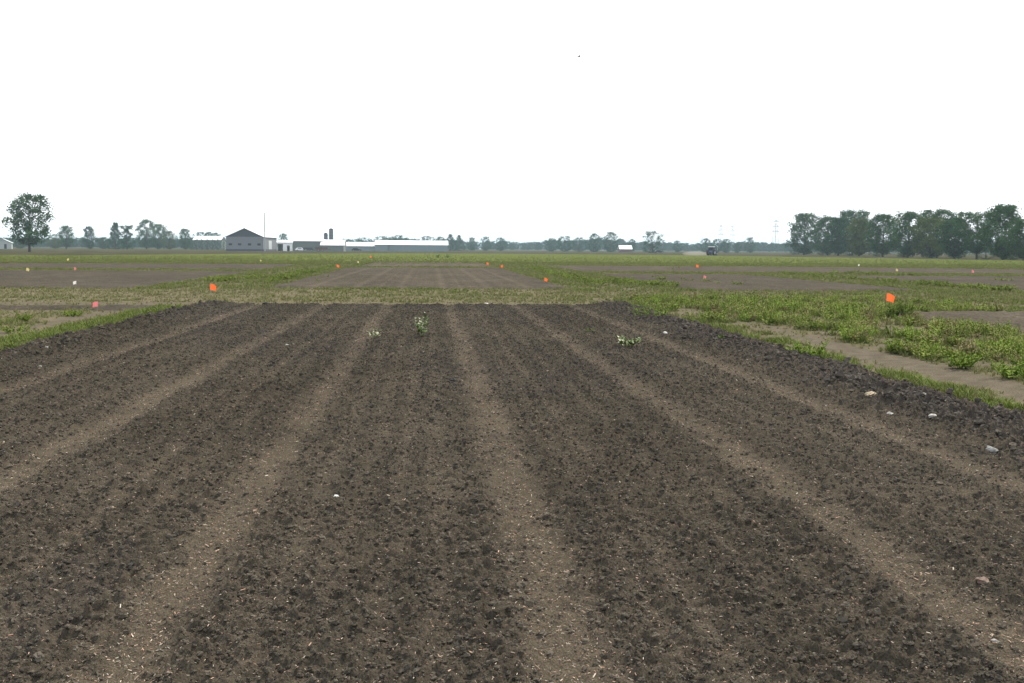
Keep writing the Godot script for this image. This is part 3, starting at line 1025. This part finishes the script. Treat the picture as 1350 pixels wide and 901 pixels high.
func make_flags() -> void:
	var fl := [
		[277, 391, 0.20, "flag_orange", "large orange marker flag on mown grass past the clod bank"],
		[128, 412, 0.13, "flag_pink", "pink marker flag beside dirt track left of the tilled plot"],
		[1168, 408, 0.22, "flag_orange", "orange marker flag standing among tall green weeds"],
		[927, 371, 0.20, "flag_pink", "pink red marker flag in dark soil of tilled plot"],
		[100, 379, 0.16, "flag_white", "white marker flag in the dark tilled plot"],
		[98, 360, 0.22, "flag_pink", "red marker flag on grass alley behind dark plot"],
		[34, 361, 0.22, "flag_yellow", "yellow marker flag on grass alley behind dark plot"],
		[91, 346, 0.25, "flag_yellow", "far yellow marker flag at edge of the green field"],
		[343, 347, 0.22, "flag_yellow", "yellow marker flag before the grey barn"],
		[444, 356, 0.25, "flag_orange", "orange marker flag at corner of second tilled plot on the barn side"],
		[490, 342, 0.32, "flag_orange", "orange marker flag beyond third plot before white barns"],
		[471, 349, 0.22, "flag_yellow", "yellow marker flag among weeds by the third plot"],
		[642, 352, 0.25, "flag_orange", "orange marker flag at corner of the third tilled plot"],
		[663, 356, 0.25, "flag_orange", "orange marker flag at far corner of second tilled plot, tree grove side"],
		[717, 375, 0.20, "flag_orange", "orange marker flag in weeds along second tilled plot"],
		[918, 356, 0.28, "flag_orange", "orange marker flag on alley behind the pink red flag"],
		[1133, 353, 0.22, "flag_white", "white marker flag at near edge of green field before grove"],
		[1181, 360, 0.20, "flag_yellow", "yellow marker flag on dark plot before the grove"],
		[1281, 363, 0.24, "flag_pink", "red marker flag on dark plot before the grove"],
		[1062, 330, 0.3, "", ""],
	]
	for k in fl.size():
		var f: Array = fl[k]
		if f[4] == "": continue
		flag(f[4], gp(f[0], f[1]), f[2] * (1.0 if f[1] > 380 else 0.75), M[f[3]], 0.4 * sin(k * 2.1) + (PI if k % 3 == 1 else 0.0), 0.12 * sin(k * 1.7))

func make_farm() -> void:
	# grey gabled barn with its end wall to the field
	var bp := far(325, 430.0)
	var barn := shed("barn", "large grey metal barn with gable coloured dark for shade and four small windows", bp + Vector3(0, 0, -13), -0.05, 14.6, 27.0, 5.6, 8.9, M.grey_wall, M.pale_roof, M.dark_and_gable_shade)
	for x in [-5.6, -2.0, 1.9, 5.6]:
		var w := box_part("window", Vector3(x - 0.65, 2.1, 13.49), Vector3(x + 0.65, 3.0, 13.54), M.glass, barn)
		box_part("sill", Vector3(x - 0.75, 1.98, 13.5), Vector3(x + 0.75, 2.09, 13.62), M.grey_wall2, w)
	box_part("foundation", Vector3(-7.4, -0.1, -13.6), Vector3(7.4, 0.7, 13.6), M.dark_and_gable_shade, barn)
	box_part("side_door", Vector3(7.28, -0.05, -3.0), Vector3(7.36, 4.2, 3.0), M.pale_roof, barn)
	var pole := thing("light_pole", "tall thin pale pole rising beside the grey barn corner", "pole", far(349, 424.0))
	var b := Build.new()
	b.tube(Vector3(0, -0.2, 0), Vector3(0, high(349, 281, 424.0), 0), 0.22, 0.15, 8, Color.WHITE, true)
	part("shaft", b.mesh(), M.steel, pole)
	box_part("lamp_arm", Vector3(-0.6, high(349, 281, 424.0) - 0.1, -0.06), Vector3(0.6, high(349, 281, 424.0) + 0.05, 0.06), M.steel, pole)
	# open-fronted lean-to and long low shed
	var d := 470.0
	var s := thing("open_shed", "low white-roofed open shed right beside the grey barn", "building", far(375, d) + Vector3(0, 0, -5), PI / 2)
	var hl := wide(19, d) * 0.5                        # half its length; the front faces local -x and stands partly open
	box_part("wall", Vector3(4.9, -0.1, -hl), Vector3(5.0, 3.6, hl), M.white, s)
	box_part("wall", Vector3(-5.0, -0.1, -hl), Vector3(4.89, 3.6, -hl + 0.1), M.white, s)
	box_part("wall", Vector3(-5.0, -0.1, hl - 0.1), Vector3(4.89, 3.6, hl), M.white, s)
	box_part("wall", Vector3(-5.0, -0.1, -hl + 2.5), Vector3(-4.9, 3.6, hl - 2.2), M.white, s)
	box_part("wall", Vector3(-5.0, -0.1, hl - 1.0), Vector3(-4.9, 3.6, hl - 0.11), M.white, s)
	box_part("header", Vector3(-5.0, 3.0, -hl + 0.11), Vector3(-4.9, 3.6, -hl + 2.49), M.white, s)
	box_part("header", Vector3(-5.0, 2.3, hl - 2.19), Vector3(-4.9, 3.6, hl - 1.01), M.white, s)
	for side in [-1, 1]: part("roof", roof_slope(10.0, hl * 2.0, 3.62, 4.6, side, 0.35, 0.15), M.white_roof, s)
	for side in [-1, 1]: part("gable", gable_end(10.0, 3.6, 4.55, side * (hl - 0.15)), M.white, s)
	shed("long_shed", "long low green grey shed with thin white roof edge", far(405, d) + Vector3(0, 0, -6), PI / 2, 10.0, wide(41, d), 4.3, 5.0, M.green_wall, M.white_roof, M.green_wall)
	shed("white_roof_shed", "white roofed shed in front of the two silos", far(439, d) + Vector3(0, 0, -2), PI / 2, 12.0, wide(29, d), 2.6, 4.9, M.green_wall, M.white_roof, M.white)
	for q in [[436.5, 301, 1.0, 5.5, "tall dark grey silo with domed cap behind white roofed shed"], [429.5, 307, 1.05, 5.0, "short dark silo standing beside the taller silo"]]:
		var dd := 500.0
		var t := thing("silo", q[4], "silo", far(q[0], dd), 0.0, "silos at the farm")
		var h: float = high(q[0], q[1], dd)
		var r := wide(q[3], dd) * 0.5
		b = Build.new()
		b.tube(Vector3(0, -0.1, 0), Vector3(0, h - r * 0.7, 0), r, r, 18)
		part("drum", b.mesh(), M.concrete, t)
		for y in 6:
			b = Build.new()
			b.tube(Vector3(0, h * (0.12 + 0.14 * y), 0), Vector3(0, h * (0.12 + 0.14 * y) + 0.12, 0), r + 0.04, r + 0.04, 18)
			part("hoop", b.mesh(), M.dark_metal, t)
		b = Build.new()
		b.tube(Vector3(0, h - r * 0.7, 0), Vector3(0, h - r * 0.25, 0), r * 1.03, r * 0.7, 18)
		b.tube(Vector3(0, h - r * 0.25, 0), Vector3(0, h, 0), r * 0.7, 0.05, 18)
		part("cap", b.mesh(), M.dark_metal, t)
	# long livestock sheds with white roofs
	d = 540.0
	shed("livestock_shed", "low white roofed livestock shed nearest the silos", far(477, d) + Vector3(0, 0, -4), PI / 2, 12.0, wide(40, d), 2.4, 4.3, M.blue_wall, M.white_roof, M.blue_wall)
	shed("livestock_shed", "short taller white roofed block joining the two livestock sheds", far(503, d) + Vector3(0, 0, -3), PI / 2, 13.0, wide(16, d), 3.2, 5.4, M.blue_wall, M.white_roof, M.blue_wall)
	shed("livestock_shed", "longest white roofed livestock shed with blue grey wall", far(550, d) + Vector3(0, 0, -4), PI / 2, 12.0, wide(79, d), 3.2, 5.3, M.blue_wall, M.white_roof, M.blue_wall)
	# distant house and sheds
	var h1 := shed("farm_house", "small pale grey house by the tall lone tree", far(4, 520) , 0.3, 7.0, 8.0, 2.7, 4.4, M.grey_wall2, M.pale_roof, M.grey_wall2)
	box_part("window", Vector3(-2.6, 1.0, 3.99), Vector3(-1.4, 2.2, 4.04), M.glass, h1)
	box_part("door", Vector3(0.6, 0.0, 3.99), Vector3(1.6, 2.1, 4.04), M.glass, h1)
	shed("white_roof_building", "long white roofed building behind the hedge beside barn", far(274, 640) + Vector3(0, 0, -5), PI / 2, 16.0, wide(34, 640), 5.4, 7.6, M.green_wall, M.white_roof, M.green_wall)
	shed("field_shelter", "small brown field shelter with bright white roof", far(824, 640), PI / 2, 6.0, wide(15.5, 640), 2.0, 3.9, M.brown, M.white_roof, M.brown)
	# vehicles
	car("white_car", "white car parked before the long low shed", far(396, 440), 0.2, M.car_white)
	car("dark_car", "dark car parked before the livestock sheds", far(470, 460), 0.05, M.car_dark)
	car("dark_car", "dark car standing under the broad far tree", far(869, 520), 0.1, M.car_dark)
	var wg := thing("farm_wagon", "dark flat farm wagon parked near white car", "wagon", far(406, 436), 0.1)
	box_part("bed", Vector3(-2.1, 0.7, -1.0), Vector3(2.1, 0.95, 1.0), M.dark_metal, wg)
	box_part("load", Vector3(-1.9, 0.955, -0.9), Vector3(1.7, 1.5, 0.9), M.dark_and_gable_shade, wg)
	for x in [-1.4, 1.4]:
		for z in [-0.85, 0.85]: wheel(wg, Vector3(x, 0.4, z), 0.4, 0.2)
	var tr := thing("farm_trailer", "reddish brown farm trailer parked below the silos", "trailer", far(424, 438), 0.05)
	box_part("box", Vector3(-2.5, 0.75, -1.1), Vector3(2.5, 1.7, 1.1), M.brown, tr)
	box_part("drawbar", Vector3(2.505, 0.75, -0.08), Vector3(3.6, 0.87, 0.08), M.dark_metal, tr)
	for x in [-1.2, 0.2]:
		for z in [-0.9, 0.9]: wheel(tr, Vector3(x, 0.45, z), 0.45, 0.24)
	# tractor at work with a plume of dust behind it
	var tp := gp(939, 337.0)
	tractor("small tractor with white cab roof raising dust in far field", tp, 0.9)
	var fv := FogVolume.new()
	fv.name = "dust_plume"
	fv.shape = RenderingServer.FOG_VOLUME_SHAPE_ELLIPSOID
	fv.size = Vector3(9.0, 1.5, 4.0)
	var fmat := FogMaterial.new()
	fmat.density = 0.10
	fmat.albedo = Color(0.93, 0.90, 0.85)
	fv.material = fmat
	add_child(fv)
	fv.position = tp + Vector3(-4.6, 0.5, -1.0)
	tag(fv, "pale dust plume trailing behind the tractor", "dust", "", "stuff")

func make_trees() -> void:
	var green := Color(0.056, 0.105, 0.042)
	var olive := Color(0.085, 0.110, 0.034)
	var dark := Color(0.040, 0.080, 0.038)
	# lone trees at the left field edge
	var p := gp(39, 332.0)
	var dist := Vector2(p.x, p.z).length()
	tree("tall_tree", "tall loose-crowned lone tree standing at the field edge", p, high(38, 257, dist), wide(54, dist), "oval", 95, 60, 0.16, 11, green)
	var lefts := [
		[87, 298, 19, 560, "round", 0.14, green, "rounded dark tree next along from the tall lone tree"],
		[118, 299, 15, 600, "oval", 0.04, dark, "narrow upright tree apart from its neighbours"],
		[136, 313, 16, 600, "round", 0.02, dark, "low dark bush beside the narrow upright tree"],
		[152, 294, 21, 580, "cone", 0.02, dark, "pointed tree paired with a layered tree"],
		[167, 297, 24, 560, "layer", 0.05, dark, "layered open tree paired with a pointed tree"],
		[193, 290, 27, 620, "round", 0.08, green, "tallest round tree of the clump near barn"],
		[208, 296, 24, 630, "round", 0.05, green, "middle round tree of the clump near barn"],
		[223, 305, 20, 610, "round", 0.03, olive, "yellow green shorter tree at end of clump near barn"],
		[244, 302, 19, 610, "round", 0.05, green, "round tree standing beside white roofed building"],
		[72, 309, 24, 610, "round", 0.03, olive, "yellow green bush between lone tree and rounded tree"],
		[26, 312, 22, 600, "round", 0.03, green, "green bush behind trunk of the tall lone tree"],
		[216, 297, 9, 640, "vase", 0.4, olive, "thin sparse treetop rising over the clump near barn"],
	]
	for k in lefts.size():
		var l: Array = lefts[k]
		var sparse: bool = l[4] == "vase"
		tree("tree" if l[2] < 24 or l[1] < 300 else "bush", l[7], far(l[0], l[3]), high(l[0], l[1], l[3]), wide(l[2], l[3]), l[4], 20 if sparse else 75, 20 if sparse else 60, l[5], 30 + k, l[6], "trees behind the field by the barn")
	# hedge below the white roofed building
	var nth := ["seventh", "sixth", "fifth", "fourth", "third", "second", "first"]
	for k in 7:
		var px := 252.0 + k * 7.0
		tree("hedge_bush", nth[k] + " dark hedge bush from the grey barn, before white roofed building", far(px, 600), high(px, 315.5, 600), wide(10.5, 600), "round", 34, 50, 0.0, 60 + k, dark, "hedge before the white roofed building", "bush")
	# grove along the right side of the field, running away from the viewer
	var grove := [
		[1060, 282, 36, 336.2, "oval", 0.10, green, 70, "open tree with thin crown at end of the grove toward pylons"],
		[1091, 286, 33, 336.8, "round", 0.14, green, 75, "dense rounded tree second from the open end of grove"],
		[1105, 287, 28, 337.2, "oval", 0.14, dark, 75, "dark oval tree close to dense rounded tree"],
		[1124, 278, 33, 337.0, "vase", 0.20, green, 75, "taller tree with spreading top behind yellow green tree"],
		[1133, 289, 28, 338.0, "oval", 0.12, olive, 75, "yellow green smaller tree in the grove"],
		[1164, 283, 37, 338.8, "round", 0.20, green, 90, "broad round-headed tree on a clear trunk"],
		[1197, 280, 38, 339.6, "oval", 0.14, green, 80, "loose tall tree beside broad round-headed tree"],
		[1226, 288, 46, 340.0, "oval", 0.12, olive, 90, "broad olive tinted tree in middle of grove"],
		[1235, 277, 36, 339.8, "vase", 0.25, green, 70, "tall pale tree rising behind broad olive tree"],
		[1258, 288, 34, 341.0, "round", 0.14, dark, 85, "dark dense tree after the broad olive tree"],
		[1288, 280, 40, 341.6, "vase", 0.30, green, 75, "spreading tree with open trunk and light gaps"],
		[1323, 271, 38, 342.6, "oval", 0.12, green, 95, "tallest tree of the grove, with full crown"],
		[1350, 290, 36, 343.4, "oval", 0.14, green, 80, "tree crowding the tallest tree of the grove"],
		[1392, 276, 44, 344.2, "oval", 0.14, green, 80, "last tree of the grove past the tallest"],
	]
	for k in grove.size():
		var g: Array = grove[k]
		var at := gp(g[0], g[3])
		var dd := Vector2(at.x, at.z).length()
		tree("grove_tree", g[8], at, high(g[0], g[1], dd), wide(g[2], dd) * 1.25, g[4], g[7] + 55, 60, g[5] * 0.55, 100 + k, g[6], "grove along the field side")
	# brush between the grove's trunks
	var under := ["open tree with thin crown", "dense rounded tree", "yellow green smaller tree", "broad round-headed tree", "loose tall tree", "broad olive tree", "dark dense tree", "spreading tree with light gaps", "tallest tree of grove"]
	for k in 9:
		var px := 1048.0 + k * 36.0
		var at := gp(px, 335.5 + (px - 1048) * 0.024)
		var dd := Vector2(at.x, at.z).length()
		tree("brush", "low brush growing at foot of the " + under[k], at, 4.4 + 1.4 * sin(k * 2.3), 9.5 + 3.0 * cos(k * 1.7), "round", 40, 44, 0.0, 160 + k, olive if k % 3 == 1 else dark, "brush under the grove", "bush")

func make_far_things() -> void:
	var bluegreen := Color(0.040, 0.084, 0.042)
	var dk := Color(0.032, 0.070, 0.038)
	var fars := [
		[480, 314, 26, 660, "round", "low round tree behind roof of nearest livestock shed"],
		[505, 312, 26, 670, "round", "round tree behind the taller livestock block"],
		[525, 311, 24, 670, "round", "fuller tree behind the longest livestock shed"],
		[563, 312, 24, 680, "round", "tree mound above far half of longest shed roof"],
		[580, 313, 16, 680, "round", "dark tree above end of longest shed roof"],
		[264, 307, 18, 700, "round", "small treetop above near end of white roofed building behind hedge"],
		[275, 307, 18, 710, "round", "middle treetop above white roofed building behind hedge"],
		[285, 308, 16, 720, "round", "low treetop above white roofed building near the barn"],
		[374, 309, 14, 620, "round", "dark treetop above the open shed roof"],
		[594, 310, 17, 700, "cone", "pointed evergreen at end of longest livestock shed"],
		[605, 311, 14, 720, "cone", "slimmer evergreen next to the shed-end evergreen"],
		[622, 314, 13, 800, "oval", "far tree first beyond the evergreens"],
		[640, 313, 14, 800, "oval", "far tree second beyond the evergreens"],
		[660, 314, 14, 800, "oval", "far tree third beyond the evergreens"],
		[727, 315, 20, 700, "round", "dark tree at near end of dense far clump"],
		[745, 312, 24, 700, "round", "broad dark tree within dense far clump"],
		[764, 314, 22, 710, "round", "low dark tree within dense far clump"],
		[783, 309, 18, 690, "round", "taller tree of dense far clump"],
		[805, 307, 21, 680, "round", "tallest round tree beside field shelter"],
		[833, 316, 12, 800, "round", "small tree just behind field shelter"],
		[860, 306, 26, 560, "oval", "broad tree standing alone below thin mast"],
		[893, 318, 13, 760, "round", "small dark tree between broad tree and tractor"],
		[930, 315, 18, 700, "round", "round tree directly behind the tractor"],
		[945, 316, 15, 700, "round", "tree next behind the tractor cab"],
		[957, 316, 14, 700, "round", "last tree of the row behind tractor"],
		[972, 321, 10, 720, "oval", "small dark tree apart from row behind tractor"],
		[989, 314, 13, 760, "oval", "lone taller tree before the pylons"],
	]
	for k in fars.size():
		var f: Array = fars[k]
		tree("far_tree", f[5], far(f[0], f[3]), high(f[0], f[1], f[3]) * 1.04, wide(f[2], f[3]) * 1.15, f[4], 62, 60, 0.0, 200 + k, dk if k % 2 else bluegreen, "far trees along the horizon")
	# the far wood, one mass
	var root := Node3D.new()
	root.name = "far_wood"
	add_child(root)
	tag(root, "far hazy blue green wood along the whole horizon", "wood", "", "stuff")
	var kinds := []
	for k in 4: kinds.append(crown_and_trunk(1.0, 0.95, ["round", "oval", "round", "oval"][k], 30, 22, 0.085, 0.0, 300 + k, Color(1, 1, 1)))
	rng.seed = 99
	var where := [[], [], [], []]
	var cols := [[], [], [], []]
	for _k in 1500:
		var px := rng.randf_range(-250, 1600)
		var d := rng.randf_range(1050, 1350)
		if px < 300: d = rng.randf_range(820, 1000)
		elif px > 1000: d = rng.randf_range(1000, 1300)
		var top := 316.5 + 2.0 * sin(px * 0.021) + 1.2 * sin(px * 0.093) + rng.randf_range(0.0, 3.5)
		if px < 300: top = 313.5 + rng.randf_range(0.0, 4.0)
		if px > 820: top = 319.5 + 1.0 * sin(px * 0.05) + rng.randf_range(0.0, 3.5)
		var h := high(px, top, d)
		var v := rng.randi() % 4
		where[v].append(Transform3D(Basis(Vector3.UP, rng.randf() * TAU).scaled(Vector3(h * 1.1, h, h * 1.1)), far(px, d)))
		var g := rng.randf_range(0.7, 1.3)
		cols[v].append(Color(0.034 * g, 0.070 * g, 0.040 * g))
	for k in 4: copies("wood_crowns", kinds[k][1], M.leaf, where[k], cols[k], root)
	# mast and pylons
	var mast := thing("radio_mast", "thin tall mast rising above the broad lone tree", "mast", far(862, 700))
	var mh := high(862, 285, 700)
	var b := Build.new()
	b.tube(Vector3(0, -0.2, 0), Vector3(0, mh, 0), 0.22, 0.14, 6, Color.WHITE, true)
	part("shaft", b.mesh(), M.steel, mast)
	for y in [0.55, 0.8]: box_part("antenna", Vector3(-0.5, mh * y, -0.1), Vector3(0.5, mh * y + 0.3, 0.1), M.steel, mast)
	pylon("tallest lattice power pylon next to the grove", far(1022, 1300), high(1022, 289, 1300), 0.5)
	pylon("paler lattice power pylon of a close pair above the far wood", far(950, 2000), high(950, 296, 2000), 0.5)
	pylon("fainter lattice power pylon of a close pair above the far wood", far(965, 2200), high(965, 297, 2200), 0.5)
	# a bird high over the field
	var bd := ray(763, 75) * 95.0 + Vector3(0, EYE, 0)
	var bird := thing("bird", "small dark bird flying high in the white sky", "bird", bd, 0.6)
	b = Build.new()
	b.tube(Vector3(-0.13, 0, 0), Vector3(0, 0.01, 0), 0.012, 0.04, 8)
	b.tube(Vector3(0, 0.01, 0), Vector3(0.12, 0.03, 0), 0.04, 0.018, 8)
	b.tube(Vector3(0.12, 0.03, 0), Vector3(0.16, 0.025, 0), 0.018, 0.002, 6)
	b.tri(Vector3(-0.12, 0, 0), Vector3(-0.22, 0, 0.04), Vector3(-0.22, 0, -0.04))
	for s in [-1, 1]:
		b.quad(Vector3(0.06, 0.02, 0), Vector3(0.03, 0.09, s * 0.15), Vector3(-0.05, 0.09, s * 0.15), Vector3(-0.05, 0.02, 0))
		b.tri(Vector3(0.03, 0.09, s * 0.15), Vector3(-0.06, 0.06, s * 0.30), Vector3(-0.05, 0.09, s * 0.15))
	part("body", b.mesh(), M.dark_metal, bird).scale = Vector3.ONE * 1.4
